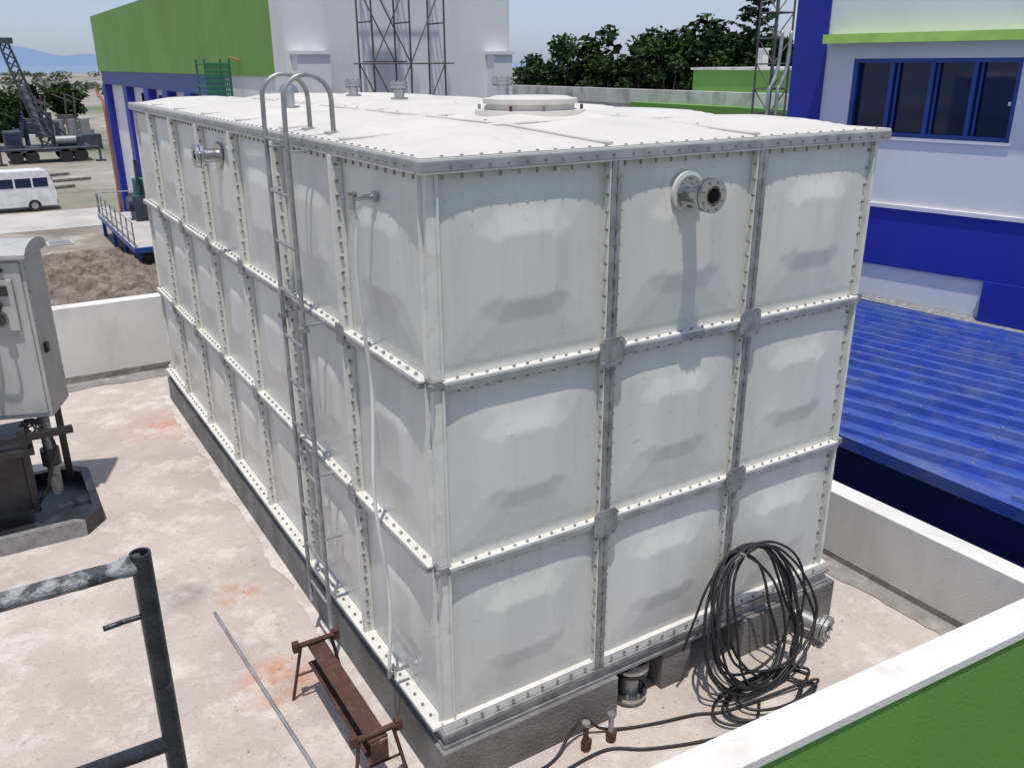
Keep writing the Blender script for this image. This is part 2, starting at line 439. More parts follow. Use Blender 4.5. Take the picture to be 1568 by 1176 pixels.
# ladder
mb=MB();xl=-.17;y0,y1=1.34,1.72
for y in (y0,y1):
    P=[(xl,y,-.12+i*.2) for i in range(17)]
    cx=-.035;r_=.135
    for i in range(1,13):
        a=math.pi*(1-i/12);P.append((cx+r_*math.cos(a),y,3.21+r_*math.sin(a)))
    P.append((cx+r_,y,3.05))
    mb.tube(P,.0135,'galvd',10)
    mb.box((cx+r_-.04,y-.04,3.03),(cx+r_+.04,y+.04,3.045),'galv')
for z in np.arange(.05,3.0,.295):
    mb.cyl((xl,y0,z),(xl,y1,z),.010,'galvd',8)
for z in (.55,1.0,1.97,2.95):
    for y in (y0,y1): mb.box((xl,y-.018,z-.004),(-.05,y+.018,z+.004),'galv')
mb.box((xl-.025,y0-.025,1.93),(xl+.025,y0+.025,1.96),'galvd');mb.box((xl-.025,y1-.025,1.93),(xl+.025,y1+.025,1.96),'galvd')
mb.build('steel_access_ladder')

# ------------------------------------------------------------------ plinth
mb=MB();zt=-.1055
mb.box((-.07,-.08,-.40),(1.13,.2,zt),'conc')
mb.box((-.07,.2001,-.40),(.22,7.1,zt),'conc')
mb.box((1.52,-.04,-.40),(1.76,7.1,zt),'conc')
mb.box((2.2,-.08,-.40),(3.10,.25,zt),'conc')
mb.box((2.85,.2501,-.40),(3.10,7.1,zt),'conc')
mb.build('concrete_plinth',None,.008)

# ------------------------------------------------------------------ deck building
bld=empty('concrete_roof_building',(1,3,-4.4))
mb=MB();mb.box((-7,-.98,-4.4),(3.9,8.4,-.4),'deck');mb.build('roof_deck',bld)
mb=MB()
mb.box((3.75,-1.12,-.399),(3.93,8.55,.17),'whitew');mb.build('parapet_right',bld,.006)
mb=MB();mb.box((-7,8.32,-.398),(3.749,8.52,.58),'whitew');mb.build('parapet_back',bld,.006)
mb=MB()
T=Matrix.Translation((0,-.925,0))@Matrix.Rotation(R(-3.3),4,'Z')
mb.box((-2,-.2,-4.4),(8,-.03,.13),'green',T)
mb.box((-2,-.215,.1301),(8,0,.19),'whitew',T)
mb.box((-2,-.0299,-.398),(8,0,.13),'whitew',T)
mb.build('green_parapet',bld,.004)
mb=MB()
def wavy(y0,y1,xin,xout,z,k,amp=.03):
    n=120;vs=[]
    for i in range(n+1):
        y=y0+(y1-y0)*i/n
        vs+=[(xin,y,z),(xout+amp*2*noise.noise(Vector((y*2.3,xout,1)))+amp*noise.noise(Vector((y*9,xout,4))),y,z)]
    mb.add(vs,[(2*i,2*i+1,2*i+3,2*i+2) for i in range(n)],k)
wavy(-1.0,8.3,3.749,3.56,-.394,'mortar')
mb.box((3.738,-1.0,-.3935),(3.7495,8.3,-.34),'mortar')
n=100;vs=[]
for i in range(n+1):
    x=-7+10.5*i/n;vs+=[(x,8.319,-.394),(x,8.0+.08*noise.noise(Vector((x*2,3,1))),-.394)]
mb.add(vs,[(2*i,2*i+1,2*i+3,2*i+2) for i in range(n)],'mortar')
mb.box((-7,8.306,-.3935),(3.5,8.3195,-.31),'mortar')
mb.build('waterproof_skirting',bld)
mb=MB();wavy(-.05,7.2,-.0705,-.15,-.395,'strip',.03);mb.build('cement_fillet',bld)

# ------------------------------------------------------------------ front ground things
def smooth_path(C,n=8):
    out=[];C=[Vector(c) for c in C]
    for i in range(len(C)-1):
        p0=C[max(i-1,0)];p1=C[i];p2=C[i+1];p3=C[min(i+2,len(C)-1)]
        for j in range(n):
            t=j/n;out.append(.5*((2*p1)+(-p0+p2)*t+(2*p0-5*p1+4*p2-p3)*t*t+(-p0+3*p1-3*p2+p3)*t**3))
    out.append(C[-1]);return out
mb=MB();P=[]
Cc=Vector((2.05,-.24,.08));Tt=Vector((0,.30,.93)).normalized()
for k in range(10):
    a=random.uniform(.20,.44);b=random.uniform(.34,.50);ox=random.uniform(-.08,.12);oy=random.uniform(-.06,.02)
    ph1=random.uniform(0,6);tl=random.uniform(-.18,.22)
    for i in range(16):
        th=2*math.pi*i/16+math.pi/2
        w=a*(1+.30*max(0,-math.sin(th)))+.03*math.sin(3*th+ph1)
        p=Cc+Vector((ox+w*math.cos(th)-tl*b*math.sin(th)*.6,oy,(.47-b)*(.5+.5*math.sin(th))))+Tt*(b*math.sin(th))
        p.y=min(p.y,-.12);p.z=max(p.z,-.385);P.append(p)
P=smooth_path(P,3);mb.tube(P,.0095,'rubber',6)
P=[]
for k in range(4):
    a=random.uniform(.2,.36);ox=random.uniform(-.1,.15)
    for i in range(12):
        th=2*math.pi*i/12;P.append((2.02+ox+a*1.15*math.cos(th),-.46+a*.55*math.sin(th),-.387+.012*k))
P+=[(1.75,-.42,-.387),(1.55,-.34,-.387),(1.3,-.27,-.387),(1.1,-.2,-.387),(.95,-.14,-.36),(.84,-.125,-.25),(.72,-.13,-.33),(.62,-.17,-.387),(.5,-.2,-.387),(.38,-.18,-.387),(.25,-.22,-.387)]
mb.tube(smooth_path(P,5),.0095,'rubber',6)
P=[(1.98,-.45,-.387),(1.75,-.6,-.387),(1.4,-.52,-.387),(1.1,-.4,-.387),(.9,-.28,-.387),(.6,-.28,-.387),(.35,-.3,-.387),(.2,-.26,-.387),(.3,-.2,-.387)]
mb.tube(smooth_path(P,6),.0095,'rubber',6)
P=[(2.0,-.13,.52),(1.78,-.14,.38),(1.66,-.15,.15),(1.58,-.15,-.05)]
mb.tube(smooth_path(P,6),.009,'rubber',6)
P=[(2.0,-.13,.53),(2.3,-.15,.5),(2.55,-.17,.3),(2.62,-.2,0),(2.5,-.25,-.3),(2.3,-.4,-.385)]
mb.tube(smooth_path(P,6),.009,'rubber',6)
mb.cyl((2.0,-.075,.5),(2.0,-.2,.52),.012,'galvd',8)
mb.build('electrical_cable_coil')
mb=MB()
mb.cyl((1.3,.02,-.36),(1.3,.02,-.11),.06,'galv',20)
mb.ring((1.3,.02,-.36),(0,0,1),.05,.115,.025,'stain');mb.ring((1.3,.02,-.18),(0,0,1),.05,.12,.022,'black');mb.ring((1.3,.02,-.15),(0,0,1),.05,.12,.022,'stain')
mb.ring((1.3,.02,-.39),(0,0,1),.04,.10,.03,'galvd')
for i in range(8):
    a=2*math.pi*i/8;mb.bolt((1.3+.095*math.cos(a),.02+.095*math.sin(a),-.335),(0,0,1),.01,.02)
mb.build('drain_pipe_flange')
mb=MB();mb.flanged((2.72,-.05,-.25),(.30,-1,-.12),.26,.055,'galv',24);mb.build('flanged_pipe_fitting')
for (x,y) in ((.80,-.2),(.97,-.22)):
    mb=MB();mb.cyl((x,y,-.4),(x,y,-.22),.017,'galv' if x>.9 else 'rust',10);mb.cyl((x,y,-.4),(x+.01,y,-.33),.03,'rust',8)
    mb.cyl((x,y,-.22),(x,y,-.2),.026,'galvd',8);mb.build('anchor_bolt')
mb=MB();mb.cyl((-.72,2.33,-.388),(-.60,.3,-.388),.012,'galv',8);mb.build('steel_rod')
# loose rubble crumbs on the deck (irregular lumps)
mb=MB()
for i in range(70):
    if random.random()<.45: x=random.uniform(-.9,-.15);y=random.uniform(.3,3)
    else: x=random.uniform(1,3.5);y=random.uniform(-.8,-.1)
    s_=random.uniform(.004,.011)
    vs=[(x+s_*random.uniform(.6,1.3)*math.cos(q*1.25),y+s_*random.uniform(.5,1.3)*math.sin(q*1.25),-.4) for q in range(5)]+[(x,y,-.4+s_*random.uniform(.5,1))]
    mb.add(vs,[(q,(q+1)%5,5) for q in range(5)],random.choice(['conc','strip','mortar','strip']))
mb.build('concrete_rubble')

# rusty trestle
mb=MB();xa=-.355
ya,yb=.12,1.12;hw=.055
mb.box((xa-hw,ya,-.02),(xa+hw,yb,-.005),'rust');mb.box((xa-hw,ya,-.16),(xa+hw,yb,-.148),'rust');mb.box((xa-.006,ya,-.148),(xa+.006,yb,-.02),'rust')
mb.box((xa-.05,ya-.012,-.15),(xa+.05,ya-.001,-.02),'rust')
for y in (ya+.03,yb-.03):
    mb.cyl((xa-.12,y,.012),(xa+.12,y,.012),.018,'rust',10)
    for sx in (-1,1):
        mb.cyl((xa+sx*.10,y,.0),(xa+sx*.17,y+(.04 if y>.5 else -.04),-.4),.011,'rust',8)
        mb.box((xa+sx*.13-.02,y-.02,-.02),(xa+sx*.13+.02,y+.02,.045),'rust')
    mb.cyl((xa-.135,y,-.2),(xa+.135,y,-.2),.008,'rust',8)
mb.build('rusty_steel_trestle',None,.002)

# foreground railing
rail=empty('metal_railing',(-1.49,-1.39,1.1))
mb=MB();mb.ring((-1.49,-1.39,1.1),(0,0,1),.019,.025,1.19,'pipe',20)
mb.cyl((-1.49,-1.39,2.2),(-1.49,-1.39,2.21),.0195,'dark',16)
mb.tube([(-1.505,-1.39,1.715),(-3.2,-1.36,1.715)],.0215,'pipe',16)
mb.tube(smooth_path([(-1.51,-1.39,2.115),(-1.555,-1.39,2.115),(-1.565,-1.40,2.12),(-1.60,-1.40,2.118)],4),.007,'pipe',8)
mb.build('post_and_lower_rail',rail)
mb=MB();mb.tube([(-1.505-.02*i,-1.388+.0006*i,2.258-.0004*i) for i in range(88)],[.0225+.0022*noise.noise(Vector((i*.6,0,0))) for i in range(88)],'pipec',16);mb.build('top_rail',rail)
mb=MB();mb.cyl((-1.49,-1.385,2.258),(-1.535,-1.385,2.258),.026,'pipec',16);mb.build('weld_collar',rail)
mb=MB();mb.box((-4,-4.6,1.0),(-.8,-1.3,1.1),'conc');mb.box((-4,-4.6,-4.4),(-3.7,-4.3,1.0),'conc');mb.box((-1.1,-4.6,-4.4),(-.8,-4.3,1.0),'conc')
mb.build('landing_slab',rail)

# ------------------------------------------------------------------ cabinet + machine
cabn=empty('control_cabinet_generator',(-1.9,4.8,-.4))
T=Matrix.Translation((-1.42,4.6,.54))@Matrix.Rotation(R(-20),4,'Z')
mb=MB()
mb.box((-.8,0,0),(0,.5,1.42),'cab',T)
mb.box((-.76,-.018,.04),(-.03,-.002,1.36),'cab',T)
vs=[];n=10
for i in range(n+1):
    y=-.05+.6*i/n;z=1.4201+.08*math.sin(math.pi*i/n)**.6
    vs+=[(-.84,y,z),(.04,y,z)]
fs=[(2*i,2*i+1,2*i+3,2*i+2) for i in range(n)]+[tuple(2*i+1 for i in range(n+1))]
mb.add(vs,fs,'cab',False,T)
mb.box((-.84,-.05,1.385),(.04,.55,1.4195),'cab',T)
mb.build('cabinet_box',cabn,.006)
mb=MB()
mb.box((-.40,-.05,.80),(-.10,-.0185,1.22),'cab',T)
def TL(x,y,z): return T@Vector((x,y,z))
d=(T.to_3x3()@Vector((0,-1,0)))
mb.box((-.26,-.075,1.10),(-.14,-.051,1.18),'black',T)
mb.cyl(TL(-.22,-.075,1.03),TL(-.22,-.13,1.0),.035,'black',14)
mb.cyl(TL(-.33,-.051,1.05),TL(-.33,-.10,1.04),.03,'black',14)
mb.ring(TL(-.25,-.052,.90),d,.06,.075,.01,'galvd');mb.cyl(TL(-.25,-.052,.90),TL(-.25,-.058,.90),.06,'dark',20)
for i in range(4): mb.ring(TL(-.25,-.06,.90),d,.012+.013*i,.016+.013*i,.004,'galvd')
mb.cyl(TL(-.2,-.06,1.24),TL(-.2,-.06,1.36),.006,'black',8);mb.cyl(TL(-.17,-.02,1.3),TL(-.17,-.05,1.3),.018,'black',10)
mb.box((.0005,.1,.55),(.03,.16,.63),'black',T)
for z in (.1,.35,.6,.85,1.1,1.3):
    mb.bolt(TL(.0005,.04,z),T.to_3x3()@Vector((1,0,0)),.008,.006,'galvd')
mb.tube([TL(*p) for p in smooth_path([(-.33,-.10,1.04),(-.36,-.16,.9),(-.4,-.14,.6),(-.42,-.12,.3),(-.45,-.1,0),(-.5,-.05,-.3)],6)],.014,'rubber',8)
mb.tube([TL(*p) for p in smooth_path([(-.22,-.13,1.0),(-.24,-.2,.93),(-.36,-.2,.9),(-.5,-.15,.8),(-.55,-.12,.4),(-.6,-.1,-.2)],6)],.012,'rubber',8)
for q in range(6):
    a=random.uniform(.04,.07)
    P=[TL(-.22+random.uniform(-.03,.08)+a*math.cos(2*math.pi*i/14),.02+random.uniform(-.01,.01),-.10+a*1.3*math.sin(2*math.pi*i/14)) for i in range(15)]
    mb.tube(P,.009,'rubber',6)
mb.build('cabinet_fittings',cabn)
mb=MB()
mb.box((-2.8,4.45,-.22),(-1.72,5.1,.30),'black')
mb.box((-2.8,4.40,.30),(-1.62,5.15,.36),'black')
mb.box((-1.72,4.42,-.24),(-1.66,4.48,.54),'black');mb.box((-1.4,4.95,-.24),(-1.34,5.01,.54),'black')
mb.box((-2.2,4.43,.42),(-1.3,4.49,.48),'black')
mb.cyl((-1.50,4.75,-.24),(-1.50,4.75,.5),.05,'galvd',14);mb.cyl((-1.50,4.75,.05),(-1.50,4.75,.2),.08,'black',14)
mb.tube(smooth_path([(-1.52,4.6,.5),(-1.46,4.5,.3),(-1.52,4.5,.1),(-1.6,4.5,-.1),(-1.7,4.45,-.2)],6),.016,'rubber',8)
mb.build('generator_body',cabn,.005)
mb=MB()
o=[(-3,4.08),(-1.36,4.08),(-1.20,4.28),(-1.20,5.20),(-1.36,5.36),(-3,5.36)]
def offs(o,d):
    cx,cy=-2.1,4.72;return [(x+(-d if x>-2.5 else 0),y+(d if y<cy else -d)) for x,y in o]
i_=offs(o,.07)
for j in range(len(o)-1):
    a,b=o[j],o[j+1];c,e=i_[j],i_[j+1]
    vs=[(*a,-.399),(*b,-.399),(*e,-.399),(*c,-.399),(*a,-.25),(*b,-.25),(*e,-.25),(*c,-.25)]
    mb.add(vs,[(0,3,2,1),(4,5,6,7),(0,1,5,4),(1,2,6,5),(2,3,7,6),(3,0,4,7)],'black' if j!=0 else 'galvd')
mb.add([(*p,-.36) for p in i_],[(0,1,2,3,4,5)],'black')
mb.build('skid_tray',cabn)

# ------------------------------------------------------------------ right: blue/white building
bb_=empty('blue_white_building',(16,4,-4.4))
O=Vector((12,7.22,0));TB=Matrix.Translation(O)@Matrix.Rotation(R(-78),4,'Z')
mb=MB()
mb.box((-.55,0,1.02),(13,.25,2.16),'whiteb',TB)
mb.box((-.55,0,3.44),(13,.25,9),'whiteb',TB)
mb.box((-.55,0,2.16),(-.02,.25,3.44),'whiteb',TB);mb.box((2.72,0,2.16),(13,.25,3.44),'whiteb',TB)
mb.box((-.55,-.05,.95),(13,.3,1.02),'whiteb',TB)
mb.box((-4,.04,-4.4),(13,.3,-.08),'whiteb',TB)
mb.box((-.55,.25,1.02),(13,8,9),'whiteb',TB)
mb.box((-.06,-.03,2.11),(2.76,.02,2.159),'whiteb',TB)
mb.build('white_wall',bb_)
mb=MB()
mb.box((-1.2,-.03,-4.4),(-.551,.35,9),'blue',TB);mb.box((-1.2,.3501,-4.4),(-.6,8,9),'blue',TB)
mb.box((-4,-.01,-.08),(13,.2,.949),'blue',TB)
mb.box((2.75,-.06,-4.4),(3.6,.039,-.081),'blue',TB)
mb.build('blue_bands',bb_)
mb=MB();mb.box((-.5,-.30,3.69),(13,-.001,3.84),'lime',TB);mb.build('lime_ledge',bb_)
mb=MB()
mb.box((0,.16,2.18),(2.7,.17,3.42),'glass',TB)
for a,b,c,d_ in ((-.02,2.72,2.16,2.23),(-.02,2.72,3.37,3.44)):
    mb.box((a,.02,c),(b,.14,d_),'bluet',TB)
for xx in (-.02,.63,1.31,1.99,2.65):
    mb.box((xx,.03,2.2301),(xx+.07,.13,3.3699),'bluet',TB)
for xx in (.66,1.33,2.02):
    mb.box((xx+.07,.09,2.23),(xx+.11,.12,3.37),'bluet',TB)
mb.box((2.60,.02,2.72),(2.64,.03,2.78),'whiteb',TB)
mb.build('window',bb_)

# blue metal roof
shed=empty('blue_metal_roof_shed',(9,3,-4.4))
mb=MB()
def rz(x): return .05-.123*(x-5)
xe=lambda y: 12+ (7.22-y)*math.tan(R(12))+.05
ya,yb=-6,10
mb.add([(5,ya,rz(5)),(xe(ya),ya,rz(xe(ya))),(xe(yb),yb,rz(xe(yb))),(5,yb,rz(5))],[(0,1,2,3)],'broof')
ang=R(17)
dx,dy=math.sin(ang),-math.cos(ang)
for i in range(-20,30):
    xs=5+i*.52
    tmax=(yb-ya)/(-dy)
    run=[]
    for q in range(81):
        t=tmax*q/80;x=xs+dx*t;y=yb+dy*t
        if 5.0<x<xe(y): run.append((x,y))
    if len(run)>1:
        (xA,yA),(xB,yB)=run[0],run[-1]
        if xs<5: 
            t0=(5.01-xs)/dx;xA,yA=5.01,yb+dy*t0
        w=.05;nx,ny_=math.cos(ang),math.sin(ang)
        vs=[]
        for (x,y) in ((xA,yA),(xB,yB)):
            z=rz(x)
            vs+=[(x-nx*w,y-ny_*w,z+.002),(x-nx*w*.55,y-ny_*w*.55,z+.075),(x+nx*w*.55,y+ny_*w*.55,z+.075),(x+nx*w,y+ny_*w,z+.002)]
        mb.add(vs,[(0,1,5,4),(1,2,6,5),(2,3,7,6),(0,3,2,1),(4,5,6,7)],'broof')
        # roofing screws
        L_=math.hypot(xB-xA,yB-yA)
        for q in range(int(L_/.8)):
            f_=(q+.5)*.8/L_;x=xA+(xB-xA)*f_;y=yA+(yB-yA)*f_
            mb.cyl((x,y,rz(x)+.075),(x,y,rz(x)+.088),.014,'galvd',6)
mb.box((4.90,ya,-.03),(5.05,yb,.085),'broof')
mb.build('ribbed_roof_sheet',shed)
mb=MB();mb.box((4.95,ya,-4.4),(5.02,yb,-.0305),'navy');mb.build('fascia',shed)
mb=MB()
mb.add([(xe(y)-.18,y,rz(xe(y))+.10) for y in (ya,yb)]+[(xe(y)-.02,y,rz(xe(y))+.16) for y in (yb,ya)],[(0,1,2,3)],'galvd')
mb.add([(xe(y)-.18,y,rz(xe(y))+.10) for y in (ya,yb)]+[(xe(y)-.18,y,rz(xe(y))-.0) for y in (yb,ya)],[(0,1,2,3)],'bluet')
mb.build('wall_flashing',shed)

# ------------------------------------------------------------------ left: green/blue building
gb=empty('green_blue_building',(9,35,-4.4))
mb=MB()
mb.box((5.55,20,3.1),(11,51.3,5.85),'greenf');mb.build('green_fascia',gb)
mb=MB();mb.box((5.95,20.3,-4.4),(10.8,51,3.0999),'whiteb');mb.build('white_infill_wall',gb)
mb=MB()
mb.box((5.65,20.1,2.45),(5.9499,51.2,3.099),'bluet')
for y in (50.2,43.5,38,34,30,26,22):
    mb.box((5.6,y,-4.4),(5.948,y+1.0,2.4499),'blue')
mb.box((5.8,20.1,.9),(5.949,43,1.2),'bluet')
mb.build('blue_columns',gb)
mb=MB()
for y in (39.6,35.6,31.6,27.6): mb.box((5.9,y,1.3),(5.947,y+1.8,2.2),'glass')
mb.box((5.9,45.2,-4.3),(5.947,46.8,-1.6),'rig')
mb.build('windows',gb)
mb=MB();mb.tube(smooth_path([(5.3,50.9,2.4),(5.25,50.7,1.9),(5.3,49.6,1.6),(5.3,49.3,.5),(5.3,49.2,-4.3)],6),.08,'orange',8);mb.build('brown_downpipe',gb)
wk=empty('blue_steel_walkway',(4.5,38,-4.4))
mb=MB()
mb.box((3.4,33,-3.55),(5.5,43,-3.35),'bluet');mb.box((3.42,33.1,-3.349),(5.4,42.9,-3.34),'road')
for y in (33.2,36.4,39.6,42.7): mb.box((3.5,y,-4.4),(3.65,y+.15,-3.55),'bluet')
for y in np.arange(33.1,43,1.4): mb.cyl((3.45,y,-3.35),(3.45,y,-2.35),.03,'galvd',6)
for z in (-2.35,-2.85): mb.cyl((3.45,33.05,z),(3.45,42.95,z),.025,'galvd',6)
for x in np.arange(3.5,5.4,.9): mb.cyl((x,42.9,-3.35),(x,42.9,-2.35),.03,'galvd',6)
mb.cyl((3.45,42.9,-2.35),(5.4,42.9,-2.35),.03,'galvd',6)
mb.build('walkway_frame',wk)
mb=MB();mb.box((4.6,39.5,-3.34),(5.5,41,-2.2),'rig');mb.box((4.8,39.8,-2.2),(5.3,40.6,-1.5),'net');mb.cyl((4.6,40.2,-2.6),(4.4,40.2,-2.6),.35,'rig',16)
mb.cyl((4.9,39.6,-2.0),(4.9,39.6,-.6),.08,'rig',8);mb.build('pump_unit',wk)

mb=MB()
for (x,y) in ((4.7,23.6),(5.4,23.6),(4.7,24.6),(5.4,24.6)): mb.cyl((x,y,-4.4),(x,y,3.55),.03,'net',6)
for z in np.arange(-3.4,3.6,.62):
    mb.cyl((4.7,23.6,z),(5.4,23.6,z),.025,'net',6);mb.cyl((4.7,23.6,z),(4.7,24.6,z),.025,'net',6)
for i in range(14):
    x=4.7+.05*i;mb.box((x,23.58,1.5),(x+.03,23.59,3.45),'net')
for i in range(14):
    z=1.5+.14*i;mb.box((4.7,23.57,z),(5.4,23.578,z+.06),'net')
mb.cyl((5.6,23.2,4.0),(6.5,22.4,2.2),.035,'net',6);mb.cyl((5.3,23.2,3.6),(6.3,22.6,3.2),.03,'orange',6)
mb.build('green_netted_scaffold')

wt=empty('white_tower_building',(9,22,-4.4))
mb=MB();mb.box((5.6,19,-4.4),(12.1,25,11),'whiteb');mb.build('tower_body',wt)
mb=MB();mb.box((5.75,18.6,-4.4),(6.6,18.999,3.62),'whiteb');mb.box((11.35,18.6,-4.4),(11.95,18.999,3.62),'whiteb')
mb.box((5.70,18.55,3.6201),(6.65,18.99,3.70),'whiteb');mb.box((11.3,18.55,3.6201),(12.0,18.99,3.70),'whiteb');mb.build('buttresses',wt)
mb=MB()
X0=7.25
sx=[X0,X0+1.0,X0+1.95];sy=[17.4,18.3]
for x in sx:
    for y in sy: mb.cyl((x,y,-4.4),(x,y,10),.024,'scaf',6)
lev=np.arange(-4.2,10,.95)
for i,z in enumerate(lev):
    for y in sy: 
        if i%2==0: mb.cyl((X0-.15,y,z),(X0+2.2,y,z),.02,'scaf',6)
    for x in sx: mb.cyl((x,sy[0],z),(x,sy[1],z),.02,'scaf',6)
for i in range(0,len(lev)-2,2):
    y=sy[0]
    mb.cyl((sx[0],y,lev[i]),(sx[1],y,lev[i+2]),.016,'scaf',6);mb.cyl((sx[1],y,lev[i]),(sx[0],y,lev[i+2]),.016,'scaf',6)
    mb.cyl((sx[1],y,lev[i]),(sx[2],y,lev[i+2]),.016,'scaf',6)
    mb.cyl((sx[1],sy[1],lev[i]),(sx[0],sy[1],lev[i+2]),.016,'scaf',6)
    z=lev[i]
    if i%4==0: mb.box((X0+.05,17.5,z+.03),(X0+.95,18.2,z+.06),'scaf')
mb.build('scaffolding')

# ------------------------------------------------------------------ right background
ab=empty('low_white_building',(24,23,-4.4))
mb=MB();mb.box((20,13,1.95),(20.3,34,2.47),'oldw');mb.box((20.05,13,-4.4),(34,34,1.94),'oldw');mb.build('parapet_and_walls',ab)
mb=MB();mb.box((19.4,12,-4.4),(19.99,22.5,2.05),'green');mb.build('green_band',ab)
mb=MB();mb.box((29,22,-4.4),(36,29.6,3.05),'green');mb.box((28.9,21.9,3.051),(36,29.7,3.16),'oldw')
mb.box((30,26.2,3.16),(30.35,26.55,3.9),'whitew');mb.box((29.95,26.15,3.9),(30.4,26.6,3.98),'whitew');mb.build('green_wall_building')
mb=MB();mb.box((34,34,-4.4),(60,34.3,1.9),'whitew');mb.build('boundary_wall')
mb=MB();bx,by=10.75,7.95
for (x,y) in ((0,0),(.4,0),(0,.4),(.4,.4)): mb.cyl((bx+x,by+y,-4.4),(bx+x,by+y,7),.02,'scaf',6)
for j in range(26):
    z=-4.2+.42*j
    for a,b in (((0,0),(.4,0)),((.4,0),(.4,.4)),((.4,.4),(0,.4)),((0,.4),(0,0))):
        mb.cyl((bx+a[0],by+a[1],z),(bx+b[0],by+b[1],z),.014,'scaf',5)
    mb.cyl((bx,by,z),(bx+.4,by,z+.42),.012,'scaf',5);mb.cyl((bx,by,z),(bx,by+.4,z+.42),.012,'scaf',5)
for o_ in (0,.22):
    mb.tube(smooth_path([(bx-.12+o_,by-.06,-1),(bx-.12+o_,by-.06,2.6),(bx-.09+o_,by-.07,2.95),(bx+.05+o_,by-.07,3.3),(bx+.08+o_,by-.07,3.9)],6),.032,'galv',10)
mb.build('steel_ladder_tower')

# ------------------------------------------------------------------ terrain
mb=MB();mb.add([(-4000,-300,-4.4),(4000,-300,-4.4),(4000,1250,-4.4),(-4000,1250,-4.4)],[(0,1,2,3)],'dirt');mb.build('ground')
mb=MB();mb.add([(-30000,1050,-4.2),(30000,1050,-4.2),(30000,40000,-4.2),(-30000,40000,-4.2)],[(0,1,2,3)],'sea');mb.build('sea')
mb=MB();mb.box((-40,46,-4.399),(5.0,52.5,-4.36),'road');mb.build('road')
mb=MB()
vs=[];fs=[]
n=120
for i in range(n+1):
    x=-8000+16000*i/n
    h=180+300*max(0,noise.noise(Vector((x*.0004+3.3,0,0))))*1.6+90*noise.noise(Vector((x*.0015,5,0)))
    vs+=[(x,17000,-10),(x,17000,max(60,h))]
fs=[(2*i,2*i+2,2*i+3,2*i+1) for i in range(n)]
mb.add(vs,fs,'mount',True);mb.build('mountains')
mb=MB();vs=[];n=70
for i in range(n+1):
    for j in range(n+1):
        x=-1.5+6.8*i/n;y=26+13*j/n
        e=math.sin(math.pi*i/n)*math.sin(math.pi*j/n)
        h=e**.5*(.5+.35*noise.noise(Vector((x*.5,y*.5,0)))+.22*noise.noise(Vector((x*2.2,y*2.2,3)))+.16*noise.noise(Vector((x*6,y*6,3))))
        vs.append((x,y,-4.42+max(0,h)))
fs=[(i*(n+1)+j,(i+1)*(n+1)+j,(i+1)*(n+1)+j+1,i*(n+1)+j+1) for i in range(n) for j in range(n)]
mb.add(vs,fs,'pile',False);mb.build('gravel_heap')
mb=MB();mb.box((.9,41.2,-4.40),(2.0,42.4,-4.33),'road');mb.box((1.0,41.3,-4.33),(1.9,42.3,-4.32),'galvd');mb.build('drain_cover')

# ------------------------------------------------------------------ vehicles
van=empty('white_van',(0,54,-4.4))
mb=MB();z0=-4.4
prof=[(2.45,.35),(2.5,.9),(2.42,1.5),(2.25,2.05),(2.0,2.18),(-1.4,2.2),(-1.9,2.05),(-2.35,1.25),(-2.6,1.1),(-2.7,.8),(-2.68,.35)]
vs=[(x,53.2,z0+z) for x,z in prof]+[(x,54.9,z0+z) for x,z in prof];m=len(prof)
mb.add(vs,[tuple(range(m)),tuple(reversed(range(m,2*m)))]+[(i,(i+1)%m,m+(i+1)%m,m+i) for i in range(m)],'vanw')
mb.build('body',van,.06)
mb=MB()
for a,b in ((1.45,2.2),(.55,1.35),(-.4,.45),(-1.35,-.5)):
    mb.box((a,53.185,z0+1.35),(b,53.197,z0+1.85),'glass')
mb.box((2.44,53.4,z0+1.3),(2.46,54.7,z0+1.85),'glass')
mb.build('windows',van)
mb=MB()
for x in (1.35,-1.75):
    for y in (53.18,54.75): mb.cyl((x,y,z0+.33),(x,y+.18,z0+.33),.33,'tyre',18);mb.cyl((x,y-.005,z0+.33),(x,y+.1,z0+.33),.18,'galv',12)
mb.box((2.45,53.4,z0+.35),(2.58,54.8,z0+.55),'rig')
mb.build('wheels',van)

rig=empty('drilling_rig_truck',(4.8,84,-4.4))
mb=MB()
for y in (82,85):
    for x in (2.2,3.4,6,7.2): mb.cyl((x,y,z0+.55),(x,y+.5,z0+.55),.55,'tyre',14)
mb.box((1.5,82,z0+.9),(8,85.3,z0+1.3),'rig')
mb.box((1.6,82.2,z0+1.3),(2.9,85,z0+2.6),'rig');mb.box((1.7,82.15,z0+1.8),(2.7,82.195,z0+2.4),'glass')
mb.box((5.6,82.6,z0+1.3),(7.6,84.8,z0+2.0),'rig');mb.cyl((5.4,82.5,z0+1.8),(7.0,82.5,z0+1.8),.35,'galvd',14)
for x in (1.0,8.6):
    mb.cyl((x,81.4,z0),(x,81.4,z0+1.3),.1,'rig',8);mb.box((x-.4,81.1,z0),(x+.4,81.7,z0+.12),'rig')
mb.cyl((1,81.4,z0+1.2),(8.6,81.4,z0+1.2),.10,'rig',8)
A=Vector((4.9,83,z0+1.2));B=Vector((2.9,83,z0+9.6))
d_,u_,w_=mb.frame(B-A)
cs=[(u_*a+w_*b)*.42 for a,b in ((1,1),(1,-1),(-1,-1),(-1,1))]
for c_ in cs: mb.cyl(A+c_,B+c_*.8,.08,'rig',5)
for i in range(12):
    t0=i/12;t1=(i+1)/12
    for j in range(4):
        mb.cyl(A.lerp(B,t0)+cs[j]*(1-.2*t0),A.lerp(B,t1)+cs[(j+1)%4]*(1-.2*t1),.06,'rig',4)
mb.cyl(A.lerp(B,.1),A.lerp(B,.6),.22,'galvd',8)
